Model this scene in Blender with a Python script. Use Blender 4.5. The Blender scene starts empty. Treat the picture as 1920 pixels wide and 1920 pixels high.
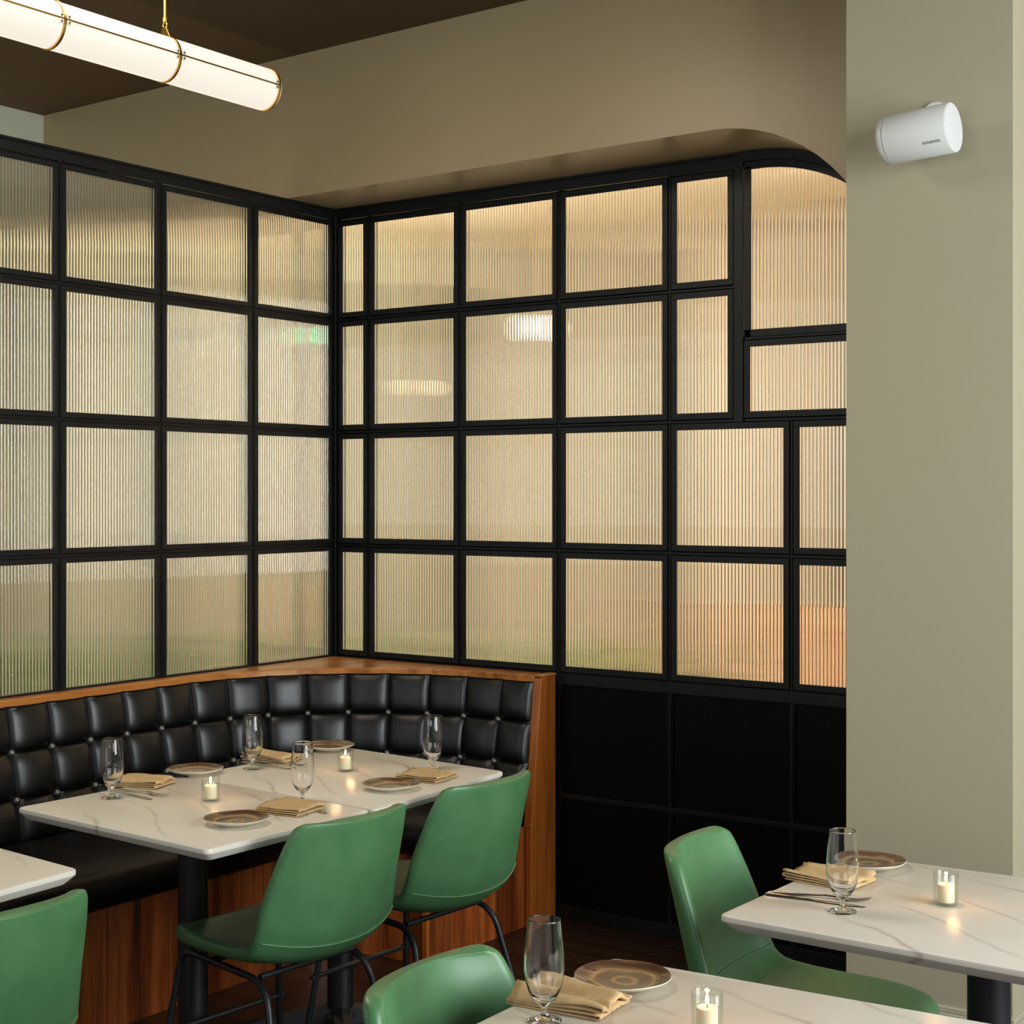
import bpy, bmesh, math, random
from mathutils import Vector, Matrix
random.seed(7)
PI = math.pi
scn = bpy.context.scene
COL = scn.collection

# ---------------------------------------------------------------- camera
cd = bpy.data.cameras.new('camera'); cam = bpy.data.objects.new('camera', cd); COL.objects.link(cam)
cam.location = (4.207, -4.745, 1.55)
cam.rotation_euler = (PI/2, 0, math.radians(35.05))
cd.sensor_width = 36; cd.lens = 2909/1920*36
cd.shift_y = -35/1920
cd.clip_start = .05
scn.camera = cam
# ---------------------------------------------------------------- world, lights, exposure
w = bpy.data.worlds.new('world'); scn.world = w; w.use_nodes = True
w.node_tree.nodes['Background'].inputs[0].default_value = (.85, .9, 1, 1)
w.node_tree.nodes['Background'].inputs[1].default_value = .10
scn.view_settings.view_transform = 'Standard'; scn.view_settings.look = 'None'
scn.view_settings.gamma = 1; scn.view_settings.use_curve_mapping = False
scn.view_settings.exposure = 0.0
scn.cycles.caustics_refractive = True; scn.cycles.caustics_reflective = False; scn.cycles.sample_clamp_indirect = 3

def area(name, loc, target, sx, sy, power, col):
    l = bpy.data.lights.new(name, 'AREA'); l.shape = 'RECTANGLE'; l.size = sx; l.size_y = sy
    l.energy = power; l.color = col
    o = bpy.data.objects.new(name, l); COL.objects.link(o); o.location = loc
    o.rotation_euler = (Vector(target)-Vector(loc)).to_track_quat('-Z', 'Y').to_euler()
    return o
area('daylight_right', (6.2, -1.95, 2.0), (0, -2.2, 1.2), 1.9, 2.2, 198, (.93, .98, 1.0))
area('daylight_behind', (3.0, -8.2, 2.1), (1.2, 0, 1.2), 3.0, 1.7, 52, (.95, .98, 1.0))
area('daylight_right_rear', (7.2, -4.3, 2.1), (1.8, -1.0, 1.3), 2.0, 2.0, 52, (.95, .98, 1.0))
area('daylight_left', (-.9, -6.0, 2.0), (-1.2, 0, 1.7), 1.2, 2.0, 22, (.86, 1.0, .95))
area('table_fill', (1.0, -2.3, 3.23), (1.01, -2.3, 0), 1.2, .9, 34, (1, .85, .66))  # unseen fill added overhead to brighten the joined tables
area('back_fill', (.9, .16, 2.80), (.9, 2.3, 1.15), 3.6, .12, 165, (1, .87, .70))  # fill added out of sight behind the beam to light the back room
area('back_fill_left', (-.8, .16, 2.80), (-1.2, 2.3, 1.2), 1.0, .12, 34, (1, .87, .70))  # another added fill, brightens the upper left panes
area('low_fill', (1.1, 1.0, .25), (1.1, 2.3, 1.3), 3.6, .25, 30, (1, .78, .56))  # added low fill that warms the back wall, no fitting there
area('low_fill_left', (-.4, -.3, .2), (-1.53, -.3, 1.25), 2.8, .2, 22, (1, .84, .64))  # hidden fill added near the floor to lift the lower left panes

# ---------------------------------------------------------------- materials
def L(r, g, b):
    f = lambda c: (c/255/12.92) if c/255 <= .04045 else ((c/255+.055)/1.055)**2.4
    return (f(r), f(g), f(b), 1)
def mat(name, col, rough=.5, metal=0, spec=.5, **kw):
    m = bpy.data.materials.new(name); m.use_nodes = True
    p = m.node_tree.nodes['Principled BSDF']
    p.inputs['Base Color'].default_value = col; p.inputs['Roughness'].default_value = rough
    p.inputs['Metallic'].default_value = metal; p.inputs['Specular IOR Level'].default_value = spec
    for k, v in kw.items(): p.inputs[k.replace('_', ' ')].default_value = v
    return m
def nd(m, t, **kw):
    n = m.node_tree.nodes.new(t)
    for k, v in kw.items(): setattr(n, k, v)
    return n
def lk(m, a, b): m.node_tree.links.new(a, b)
def P(m): return m.node_tree.nodes['Principled BSDF']
def coords(m, scale=(1, 1, 1), kind='Object', rot=(0, 0, 0)):
    tc = nd(m, 'ShaderNodeTexCoord'); mp = nd(m, 'ShaderNodeMapping')
    mp.inputs['Scale'].default_value = scale; mp.inputs['Rotation'].default_value = rot
    lk(m, tc.outputs[kind], mp.inputs[0]); return mp.outputs[0]
def noise(m, vec, scale, detail=4, rough=.5, dist=0):
    n = nd(m, 'ShaderNodeTexNoise'); n.inputs['Scale'].default_value = scale; n.inputs['Detail'].default_value = detail
    n.inputs['Roughness'].default_value = rough; n.inputs['Distortion'].default_value = dist
    lk(m, vec, n.inputs['Vector']); return n.outputs['Fac']
def ramp(m, fac, stops):
    r = nd(m, 'ShaderNodeValToRGB'); e = r.color_ramp.elements
    e[0].position, e[0].color = stops[0]; e[1].position, e[1].color = stops[-1]
    for pos, c in stops[1:-1]:
        x = e.new(pos); x.color = c
    lk(m, fac, r.inputs[0]); return r.outputs[0]
def bump(m, h, strength, dist=.002):
    b = nd(m, 'ShaderNodeBump'); b.inputs['Strength'].default_value = strength; b.inputs['Distance'].default_value = dist
    lk(m, h, b.inputs['Height']); lk(m, b.outputs[0], P(m).inputs['Normal'])
def paint(name, col, rough=.6):
    m = mat(name, col, rough); v = coords(m)
    bump(m, noise(m, v, 90, 3), .08, .001); return m

M = {}
M['wall'] = paint('wall_paint', L(168, 161, 136), .62)
M['beam'] = paint('beam_paint', L(168, 150, 116), .34)
M['leftwall'] = paint('left_wall_paint', L(178, 180, 158), .6)
M['warmwall'] = paint('warm_plaster', L(226, 212, 184), .75)
M['ceiling'] = paint('ceiling_paint', L(72, 50, 14), .7)
M['base'] = paint('baseboard_paint', L(176, 172, 150), .45)
M['black'] = mat('black_steel', L(15, 16, 16), .42, spec=.3)
bump(M['black'], noise(M['black'], coords(M['black']), 60, 3), .08, .001)
M['panel'] = mat('black_panel', L(6, 5, 5), .5, spec=.12)
v = coords(M['panel']); bump(M['panel'], noise(M['panel'], v, 3, 3), .15, .004)
M['legs'] = mat('black_powder_coat', L(24, 27, 30), .38)
M['pedestal'] = mat('black_cast_iron', L(22, 23, 26), .45)
bump(M['pedestal'], noise(M['pedestal'], coords(M['pedestal']), 150, 2), .1, .001)
M['brass'] = mat('brushed_brass', L(206, 164, 84), .28, 1)
bump(M['brass'], noise(M['brass'], coords(M['brass'], (200, 200, 4)), 3, 2), .05, .0005)
M['silver'] = mat('polished_steel', L(214, 208, 200), .16, 1)
bump(M['silver'], noise(M['silver'], coords(M['silver']), 40, 2), .03, .0004)
M['clearplastic'] = mat('frosted_bracket', L(190, 190, 175), .3)
M['screw'] = mat('screw_steel', L(110, 110, 105), .3, 1)
M['white'] = mat('matte_white_plastic', L(210, 212, 207), .45)
bump(M['white'], noise(M['white'], coords(M['white']), 400, 1), .05, .0004)
M['whitemesh'] = mat('white_grille', L(206, 207, 206), .6)
bump(M['whitemesh'], noise(M['whitemesh'], coords(M['whitemesh']), 900, 1), .1, .0004)
# leather
def leather(name, c1, c2, rough, sc=420, bs=.22):
    m = mat(name, c1, rough, spec=.5); v = coords(m)
    vo = nd(m, 'ShaderNodeTexVoronoi'); vo.inputs['Scale'].default_value = sc; lk(m, v, vo.inputs['Vector'])
    n = noise(m, v, 12, 4)
    lk(m, ramp(m, n, [(.35, c1), (.65, c2)]), P(m).inputs['Base Color'])
    r = nd(m, 'ShaderNodeMapRange'); r.inputs['To Min'].default_value = rough-.05; r.inputs['To Max'].default_value = rough+.08
    lk(m, n, r.inputs[0]); lk(m, r.outputs[0], P(m).inputs['Roughness'])
    bump(m, vo.outputs['Distance'], bs, .0006); return m
M['blackleather'] = leather('black_vinyl', L(7, 7, 7), L(9, 9, 8), .33, 500, .35)
M['seatleather'] = leather('black_seat_vinyl', L(5, 5, 5), L(7, 6, 6), .38, 500, .35); P(M['seatleather']).inputs['Specular IOR Level'].default_value = .22
M['green'] = leather('green_leather', L(74, 120, 78), L(82, 128, 85), .34, 600, .07)
M['stitch'] = mat('stitch_thread', L(120, 165, 120), .6)
# wood
def wood(name, dark, mid, light, axis='z', rough=.35, sc=1):
    m = mat(name, mid, rough)
    s = {'z': (34, 34, 2.2), 'x': (2.2, 34, 34), 'y': (34, 2.2, 34)}[axis]
    v = coords(m, tuple(q*sc for q in s), 'Object')
    n = noise(m, v, 1, 6, .6, .6)
    big = noise(m, coords(m, tuple(q*.12*sc for q in s)), 1.4, 3, .5, 1.5)
    mix = nd(m, 'ShaderNodeMath', operation='ADD'); lk(m, n, mix.inputs[0])
    ml = nd(m, 'ShaderNodeMath', operation='MULTIPLY'); lk(m, big, ml.inputs[0]); ml.inputs[1].default_value = .9
    lk(m, ml.outputs[0], mix.inputs[1])
    sb = nd(m, 'ShaderNodeMath', operation='SUBTRACT'); lk(m, mix.outputs[0], sb.inputs[0]); sb.inputs[1].default_value = .42
    lk(m, ramp(m, sb.outputs[0], [(.22, dark), (.5, mid), (.8, light)]), P(m).inputs['Base Color'])
    bump(m, n, .12, .001); return m
M['plank'] = wood('plank_wood', L(58, 22, 6), L(118, 54, 18), L(158, 84, 34), 'z', .42)
m = M['plank']; gi = nd(m, 'ShaderNodeNewGeometry'); hs = nd(m, 'ShaderNodeHueSaturation'); mr = nd(m, 'ShaderNodeMapRange'); mr.inputs['To Min'].default_value = .62; mr.inputs['To Max'].default_value = 1.35
lk(m, gi.outputs['Random Per Island'], mr.inputs[0]); lk(m, mr.outputs[0], hs.inputs['Value'])
src = P(m).inputs['Base Color'].links[0].from_socket; lk(m, src, hs.inputs['Color']); lk(m, hs.outputs[0], P(m).inputs['Base Color'])
M['endwood'] = wood('end_panel_wood', L(108, 50, 14), L(160, 88, 30), L(184, 108, 42), 'z', .32, .7)
M['ledge'] = wood('ledge_wood', L(120, 66, 26), L(176, 112, 52), L(202, 140, 74), 'y', .3, .8)
# floor
m = M['floor'] = mat('dark_stained_floor', L(40, 26, 16), .38)
br = nd(m, 'ShaderNodeTexBrick'); br.offset = .5
br.inputs['Color1'].default_value = L(44, 28, 17); br.inputs['Color2'].default_value = L(62, 40, 24); br.inputs['Mortar'].default_value = L(10, 7, 5)
br.inputs['Scale'].default_value = 1; br.inputs['Mortar Size'].default_value = .004
br.inputs['Brick Width'].default_value = 1.2; br.inputs['Row Height'].default_value = .11
lk(m, coords(m), br.inputs['Vector'])
nn = noise(m, coords(m, (3, 40, 1)), 1, 5)
mx = nd(m, 'ShaderNodeMix', data_type='RGBA', blend_type='MULTIPLY'); mx.inputs[0].default_value = .6
lk(m, br.outputs['Color'], mx.inputs[6]); lk(m, ramp(m, nn, [(.3, (.4, .4, .4, 1)), (.7, (1, 1, 1, 1))]), mx.inputs[7])
lk(m, mx.outputs[2], P(m).inputs['Base Color'])
# marble
m = M['marble'] = mat('white_marble_laminate', L(224, 218, 206), .30)
v = coords(m, (1, 1, 1), 'Object', (0, 0, .5))
wv = nd(m, 'ShaderNodeTexWave'); wv.bands_direction = 'Y'; wv.inputs['Scale'].default_value = 2.1
wv.inputs['Distortion'].default_value = 6; wv.inputs['Detail'].default_value = 4; wv.inputs['Detail Scale'].default_value = .9
lk(m, v, wv.inputs[0])
msk = ramp(m, noise(m, v, 4.5, 3), [(.45, (0, 0, 0, 1)), (.66, (1, 1, 1, 1))])
ve = ramp(m, wv.outputs['Fac'], [(0, (.62, .62, .62, 1)), (.014, (.12, .12, .12, 1)), (.06, (0, 0, 0, 1)), (1, (0, 0, 0, 1))])
ml = nd(m, 'ShaderNodeMath', operation='MULTIPLY'); lk(m, msk, ml.inputs[0]); lk(m, ve, ml.inputs[1])
cl = ramp(m, noise(m, v, 2.2, 4), [(.3, L(220, 214, 202)), (.7, L(234, 228, 217))])
mx = nd(m, 'ShaderNodeMix', data_type='RGBA'); mx.inputs[7].default_value = L(158, 148, 138)
lk(m, ml.outputs[0], mx.inputs[0]); lk(m, cl, mx.inputs[6]); lk(m, mx.outputs[2], P(m).inputs['Base Color'])
# linen
m = M['linen'] = mat('tan_linen', L(198, 168, 122), .9, spec=.15)
wv = nd(m, 'ShaderNodeTexWave'); wv.inputs['Scale'].default_value = 260; wv.inputs['Distortion'].default_value = .4; lk(m, coords(m), wv.inputs[0])
w2 = nd(m, 'ShaderNodeTexWave', bands_direction='Y'); w2.inputs['Scale'].default_value = 260; lk(m, coords(m), w2.inputs[0])
ad = nd(m, 'ShaderNodeMath', operation='ADD'); lk(m, wv.outputs['Fac'], ad.inputs[0]); lk(m, w2.outputs['Fac'], ad.inputs[1])
bump(m, ad.outputs[0], .35, .0004)
lk(m, ramp(m, noise(m, coords(m), 60, 3), [(.3, L(190, 161, 116)), (.7, L(204, 176, 131))]), P(m).inputs['Base Color'])
# plate
m = M['plate'] = mat('brown_reactive_glaze', L(120, 92, 62), .16)
g = nd(m, 'ShaderNodeTexGradient', gradient_type='SPHERICAL'); lk(m, coords(m, (12, 12, 0)), g.inputs[0])
wv = nd(m, 'ShaderNodeTexWave', wave_type='RINGS', rings_direction='Z'); wv.inputs['Scale'].default_value = 9; wv.inputs['Distortion'].default_value = 3.2
wv.inputs['Detail'].default_value = 4; wv.inputs['Detail Scale'].default_value = 1.2; lk(m, coords(m), wv.inputs[0])
c1 = ramp(m, wv.outputs['Fac'], [(.05, L(82, 60, 44)), (.5, L(104, 79, 57)), (.85, L(120, 92, 66)), (1, L(158, 122, 80))])
nz = noise(m, coords(m), 55, 5, .6)
sp = ramp(m, nz, [(.28, L(64, 38, 18)), (.36, (1, 1, 1, 1))])
mx = nd(m, 'ShaderNodeMix', data_type='RGBA', blend_type='MULTIPLY'); mx.inputs[0].default_value = .7
lk(m, c1, mx.inputs[6]); lk(m, sp, mx.inputs[7]); lk(m, mx.outputs[2], P(m).inputs['Base Color'])
M['cream'] = mat('cream_glaze', L(222, 216, 198), .2)
bump(M['cream'], noise(M['cream'], coords(M['cream']), 30, 2), .04, .001)
M['wax'] = mat('cream_wax', L(248, 232, 200), .5, Subsurface_Weight=.4, Subsurface_Scale=.01)
M['wick'] = mat('burnt_wick', L(40, 30, 24), .9)
def emis(name, col, s):
    m = mat(name, col, .4); p = P(m); p.inputs['Emission Color'].default_value = col; p.inputs['Emission Strength'].default_value = s
    return m
M['flame'] = emis('candle_flame', (1, .55, .22, 1), 22)
M['tube'] = emis('lit_opal_glass', (1, .90, .76, 1), .88)
P(M['tube']).inputs['Base Color'].default_value = (.15, .15, .15, 1)
P(M['tube']).inputs['Roughness'].default_value = .15
M['globe'] = emis('lit_globe', (1, .92, .8, 1), 1.7)
M['dimglobe'] = emis('dim_globe', (1, .78, .5, 1), .85)
M['greenled'] = emis('green_light', (.25, 1, .45, 1), 1.0)
def glassm(name, rough, ior, col=(1, 1, 1, 1)):
    m = bpy.data.materials.new(name); m.use_nodes = True; nt = m.node_tree; nt.nodes.remove(nt.nodes['Principled BSDF'])
    g = nt.nodes.new('ShaderNodeBsdfGlass'); g.inputs['Roughness'].default_value = rough; g.inputs['IOR'].default_value = ior
    g.inputs['Color'].default_value = col
    nt.links.new(g.outputs[0], nt.nodes['Material Output'].inputs[0]); return m
M['fluted'] = glassm('fluted_glass', 0, 1.5)
# thin clear glass of the candle holders: see-through with a fresnel reflection
m = M['thin'] = bpy.data.materials.new('thin_clear_glass'); m.use_nodes = True; nt = m.node_tree; nt.nodes.remove(nt.nodes['Principled BSDF'])
tr = nt.nodes.new('ShaderNodeBsdfTransparent'); tr.inputs[0].default_value = (.97, .98, .96, 1)
gl = nt.nodes.new('ShaderNodeBsdfGlossy'); gl.inputs['Roughness'].default_value = .03
lw = nt.nodes.new('ShaderNodeLayerWeight'); pw = nt.nodes.new('ShaderNodeMath'); pw.operation = 'POWER'; pw.inputs[1].default_value = 3.5; nt.links.new(lw.outputs['Facing'], pw.inputs[0])
fr = nt.nodes.new('ShaderNodeMath'); fr.operation = 'MULTIPLY_ADD'; fr.inputs[1].default_value = .55; fr.inputs[2].default_value = .035; nt.links.new(pw.outputs[0], fr.inputs[0])
mxs = nt.nodes.new('ShaderNodeMixShader'); nt.links.new(fr.outputs[0], mxs.inputs[0]); nt.links.new(tr.outputs[0], mxs.inputs[1]); nt.links.new(gl.outputs[0], mxs.inputs[2])
nt.links.new(mxs.outputs[0], nt.nodes['Material Output'].inputs[0])
M['glass'] = glassm('drinking_glass', 0, 1.45)
m = M['leaf'] = mat('leaf_green', L(74, 104, 38), .5)
lk(m, ramp(m, noise(m, coords(m), 8, 3), [(.3, L(60, 92, 30)), (.7, L(116, 140, 58))]), P(m).inputs['Base Color'])
M['terracotta'] = paint('terracotta', L(150, 84, 50), .8)
M['benchwood'] = wood('pale_bench_wood', L(160, 120, 84), L(200, 160, 122), L(214, 180, 144), 'x', .5)

# ---------------------------------------------------------------- mesh helpers
class B:
    def __init__(s): s.v = []; s.f = []; s.mi = []; s.cur = 0
    def add(s, vs, fs):
        o = len(s.v); s.v += [tuple(p) for p in vs]
        for f in fs: s.f.append(tuple(i+o for i in f)); s.mi.append(s.cur)
    def box(s, x0, x1, y0, y1, z0, z1):
        vs = [(x, y, z) for z in (z0, z1) for y in (y0, y1) for x in (x0, x1)]
        s.add(vs, [(0, 2, 3, 1), (4, 5, 7, 6), (0, 1, 5, 4), (2, 6, 7, 3), (0, 4, 6, 2), (1, 3, 7, 5)])
    def lathe(s, prof, n=32, c=(0, 0, 0), cap=True):
        vs = []; fs = []
        for r, z in prof:
            for k in range(n):
                a = 2*PI*k/n; vs.append((c[0]+r*math.cos(a), c[1]+r*math.sin(a), c[2]+z))
        m = len(prof)
        for i in range(m-1):
            for k in range(n):
                k2 = (k+1) % n; fs.append((i*n+k, i*n+k2, (i+1)*n+k2, (i+1)*n+k))
        if cap:
            fs.append(tuple(range(n-1, -1, -1))); fs.append(tuple((m-1)*n+k for k in range(n)))
        s.add(vs, fs)
    def tube(s, pts, r, n=10, closed=False, cap=True, rs=None):
        pts = [Vector(p) for p in pts]; N = len(pts); vs = []; fs = []
        up = None
        for i, p in enumerate(pts):
            if closed: t = pts[(i+1) % N]-pts[i-1]
            else: t = pts[min(i+1, N-1)]-pts[max(i-1, 0)]
            t.normalize()
            if up is None:
                up = Vector((0, 0, 1)) if abs(t.z) < .9 else Vector((1, 0, 0))
            a = t.cross(up).normalized(); b = a.cross(t).normalized(); up = b
            rr = rs[i] if rs else r
            for k in range(n):
                an = 2*PI*k/n; vs.append(p+a*math.cos(an)*rr+b*math.sin(an)*rr)
        for i in range(N if closed else N-1):
            j = (i+1) % N
            for k in range(n):
                k2 = (k+1) % n; fs.append((i*n+k, i*n+k2, j*n+k2, j*n+k))
        if cap and not closed:
            fs.append(tuple(range(n-1, -1, -1))); fs.append(tuple((N-1)*n+k for k in range(n)))
        s.add(vs, fs)
    def prism(s, poly, fn0, fn1):
        n = len(poly); vs = [fn0(p) for p in poly]+[fn1(p) for p in poly]
        fs = [tuple(range(n-1, -1, -1)), tuple(range(n, 2*n))]
        for i in range(n):
            j = (i+1) % n; fs.append((i, j, n+j, n+i))
        s.add(vs, fs)
    def grid(s, rows):
        n = len(rows[0]); vs = [p for r in rows for p in r]; fs = []
        for i in range(len(rows)-1):
            for k in range(n-1): fs.append((i*n+k, i*n+k+1, (i+1)*n+k+1, (i+1)*n+k))
        s.add(vs, fs)
    def build(s, name, mats, parent=None, loc=None, smooth=True, bev=0, solid=0, sub=0, ang=38):
        me = bpy.data.meshes.new(name); me.from_pydata(s.v, [], s.f)
        if not isinstance(mats, (list, tuple)): mats = [mats]
        for q in mats: me.materials.append(q)
        me.polygons.foreach_set('material_index', s.mi)
        bm = bmesh.new(); bm.from_mesh(me); bmesh.ops.recalc_face_normals(bm, faces=bm.faces); bm.to_mesh(me); bm.free()
        if smooth:
            me.polygons.foreach_set('use_smooth', [True]*len(me.polygons))
            if not sub: me.set_sharp_from_angle(angle=math.radians(ang))
        o = bpy.data.objects.new(name, me); COL.objects.link(o)
        if parent: o.parent = parent
        if loc: o.location = loc
        if solid:
            q = o.modifiers.new('s', 'SOLIDIFY'); q.thickness = solid; q.offset = 0
        if bev:
            q = o.modifiers.new('b', 'BEVEL'); q.width = bev; q.segments = 2; q.limit_method = 'ANGLE'
        if sub:
            q = o.modifiers.new('u', 'SUBSURF'); q.levels = sub; q.render_levels = sub
        return o
def thing(name, label, cat, loc=(0, 0, 0), rz=0, group=None):
    o = bpy.data.objects.new(name, None); COL.objects.link(o); o.empty_display_size = .05
    o.location = loc; o.rotation_euler = (0, 0, rz); tag(o, label, cat, group); return o
def tag(o, label, cat, group=None):
    o['label'] = label; o['category'] = cat
    if group: o['group'] = group
    return o
def struct(b, name, m, label=None, **kw):
    kw.setdefault('smooth', False); o = b.build(name, m, **kw); o['kind'] = 'structure'
    if label: o['label'] = label
    return o
def dup(o, parent=None):
    c = o.copy(); COL.objects.link(c); c.parent = parent
    for ch in list(o.children): dup(ch, c)
    return c
def place(proto, used, loc, rz, label, cat, group=None):
    o = dup(proto) if used else proto
    o.location = loc; o.rotation_euler = (0, 0, rz); tag(o, label, cat, group); return o
def arc(c, r, a0, a1, n): return [(c[0]+r*math.cos(a0+(a1-a0)*i/n), c[1]+r*math.sin(a0+(a1-a0)*i/n)) for i in range(n+1)]

# ---------------------------------------------------------------- setting
b = B(); b.box(-1.9, 7.0, -8.4, 3.0, -.1, 0); struct(b, 'floor', M['floor'])
b = B(); b.box(-1.9, 7.0, -8.4, -.04, 3.25, 3.35); struct(b, 'ceiling', M['ceiling'])
b = B(); b.box(-1.9, 3.9, -.04, 3.0, 2.92, 3.0); b.box(-1.9, 3.9, -.04, .05, 3.0, 3.35); o = struct(b, 'ceiling_back_room', M['warmwall'])
b = B(); b.box(-1.7, -1.53, -6.5, 3.0, 0, 3.3); struct(b, 'wall_left', M['leftwall'])
b = B(); b.box(-1.9, 3.9, 2.3, 2.45, 0, 3.0); struct(b, 'wall_back', M['warmwall'])
b = B(); b.box(3.7, 3.9, .0, 2.4, 0, 3.0); struct(b, 'wall_back_right', M['warmwall'])
# posts added on the far walls so each glass rib shows a dark stripe
for n_, (x_, y_) in enumerate([(-1.1, 2.2), (.45, 2.2), (2.0, 2.2), (3.45, 2.2)]):
    b = B(); b.box(x_-.23, x_+.23, y_-.02, y_+.099, 0, 2.92); struct(b, 'stripe_post_%d' % (n_+1), M['black'])
for n_, y_ in enumerate([1.15, .0, -1.15]):
    b = B(); b.box(-1.529, -1.45, y_-.16, y_+.16, 0, 2.66); struct(b, 'stripe_post_%d' % (n_+5), M['black'])
# beam with an arched right end
X0A, RA, ZB = 1.90, .60, 2.70
def zar(x): return ZB if x <= X0A else ZB-(RA-math.sqrt(max(RA*RA-(x-X0A)**2, .0)))
def yf(x): return -.294-.036*x
xs = [-1.55, -.8, 0, .8, 1.6]+[X0A+.58*math.sin(PI/2*i/16) for i in range(17)]
pr = [(x, zar(x)) for x in xs]
prof = pr+[(2.48, 2.3), (2.6, 2.3), (2.6, 3.26), (-1.55, 3.26)]
b = B(); b.prism(prof, lambda p: (p[0], yf(p[0]), p[1]), lambda p: (p[0], .035, p[1])); struct(b, 'wall_beam', M['beam'], smooth=True, ang=20)
# pillar
b = B(); b.box(2.457, 2.927, -.6, .10, 0, 3.26); struct(b, 'wall_pillar', M['wall'])
b = B(); b.box(2.445, 2.94, -.613, -.05, 0, .135); b.box(2.451, 2.934, -.607, -.05, .135, .152); struct(b, 'baseboard_pillar', M['base'], bev=.003)
b = B(); b.box(2.927, 6.9, .0, .10, 0, 3.26); struct(b, 'wall_right', M['wall'])

# ---------------------------------------------------------------- fluted glass partitions
def pane_bm(w, h, ztop=None, pitch=.0127, t=.006, sag=.0024):
    """local: x across 0..w, z 0..h, ribs face -y"""
    b = B(); n = max(1, round(w/pitch)); p = w/n; K = 8
    R = ((p/2)**2+sag**2)/(2*sag)
    cols = []
    for i in range(n):
        for k in range(K):
            u = (k/K-.5)*p; cols.append((i*p+u+p/2, -(math.sqrt(R*R-u*u)-(R-sag))))
    cols.append((w, 0))
    vs = []; fs = []; m = len(cols)
    for x, y in cols:
        zt = ztop(x) if ztop else h
        vs += [(x, y, 0), (x, y, zt), (x, t, 0), (x, t, zt)]
    for i in range(m-1):
        a, c = 4*i, 4*(i+1)
        fs += [(a, c, c+1, a+1), (c+2, a+2, a+3, c+3), (a+1, c+1, c+3, a+3), (a, a+2, c+2, c)]
    fs += [(0, 1, 3, 2), (4*(m-1), 4*(m-1)+2, 4*(m-1)+3, 4*(m-1)+1)]
    b.add(vs, fs); return b
PC = {}
def sash(par, T, x0, x1, z0, z1, fw=.025, top=None, name='window_sash'):
    """one black angle-iron frame with its pane; T maps local (x, y, z) of the partition"""
    g = .004; x0 += g; x1 -= g; z0 += g; z1 -= g
    b = B()
    def bx(a, c, y0, y1, d, e): b.box(a, c, y0, y1, d, e)
    # face flange + deeper rim on the inner line
    if top is None:
        for (a, c, d, e) in ((x0, x1, z0, z0+fw), (x0, x1, z1-fw, z1), (x0, x0+fw, z0+fw, z1-fw), (x1-fw, x1, z0+fw, z1-fw)):
            bx(a, c, -.014, -.009, d, e)
        for (a, c, d, e) in ((x0, x1, z0, z0+.005), (x0, x1, z1-.005, z1), (x0, x0+.005, z0, z1), (x1-.005, x1, z0, z1)):
            bx(a, c, -.014, .016, d, e)
    else:
        bx(x0, x1, -.014, -.009, z0, z0+fw); bx(x0, x0+fw, -.014, -.009, z0, top(x0)-.02); bx(x1-fw, x1, -.014, -.009, z0, top(x1)-.02)
        n = 14; xx = [x0+(x1-x0)*i/n for i in range(n+1)]
        poly = [(x, top(x)-.004) for x in xx]+[(x, top(x)-.03) for x in reversed(xx)]
        b.prism(poly, lambda p: (p[0], -.014, p[1]), lambda p: (p[0], -.006, p[1]))
    o = b.build(name, M['black'], par, smooth=False, bev=.0012)
    w, h = x1-x0-.014, z1-z0-.014
    if top is None:
        key = (round(w, 2), round(h, 2))
        if key not in PC: PC[key] = pane_bm(w, h).build('glass_pane', M['fluted'], o, ang=60); gp = PC[key]
        else:
            gp = PC[key].copy(); COL.objects.link(gp); gp.parent = o
            me = gp.data; bbw = max(v.co.x for v in me.vertices); gp.scale = (w/bbw, 1, 1)
    else:
        gp = pane_bm(w, h, lambda x: top(x0+.007+x)-(z0+.007)-.012).build('glass_pane', M['fluted'], o, ang=60)
    gp.location = (x0+.007, -.003, z0+.007)
    return o
ZR = [.892, 1.342, 1.797, 2.25, 2.655]
# right partition: plane Y=0
rp = thing('glass_partition', 'right-hand black steel partition of fluted glass panes above black panels, running behind the grey pillar', 'partition', (0, 0, 0))
XR = [.022, .190, .644, 1.096, 1.556, 2.016, 2.45]
b = B()
b.box(-.02, .02, -.02, .02, 0, 2.70)                       # corner post
b.box(.02, 1.90, -.012, .018, 2.655, 2.70)                 # head rail
b.box(.02, 1.90, -.022, .018, 2.69, 2.699)
for x in XR[1:5]: b.box(x-.007, x+.007, -.011, .014, 0, 2.66)
b.box(2.016-.007, 2.016+.007, -.011, .014, 0, 1.79)
b.box(1.806, 1.842, -.018, .014, 1.79, 2.70)               # stout post under the arch
for z in ZR[:4]:
    b.box(.02, 2.45 if z < 1.9 else 1.81, -.010, .014, z-.006, z+.006)
b.box(1.842, 2.45, -.010, .014, 2.072-.006, 2.072+.006)
b.box(.02, 2.45, -.020, .018, .855, .892); b.box(1.08, 2.45, -.014, .01, .44, .458)
b.box(.02, 2.45, -.016, .018, 0, .05)
b.build('steel_frame', M['black'], rp, smooth=False, bev=.0015)
b = B(); n = 16; xx = [1.84+(2.44-1.84)*i/n for i in range(n+1)]
poly = [(x, zar(x)-.001) for x in xx]+[(x, zar(x)-.034) for x in reversed(xx)]
b.prism(poly, lambda p: (p[0], -.03, p[1]), lambda p: (p[0], .018, p[1]))
b.build('arched_rail', M['black'], rp, smooth=False)
for i in range(5):
    for j in range(4):
        if i == 4 and j >= 2: continue
        sash(rp, None, XR[i], XR[i+1], ZR[j], ZR[j+1]) if not (i == 4 and j >= 2) else None
for j in range(2): sash(rp, None, 2.016, 2.45, ZR[j], ZR[j+1])
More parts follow.
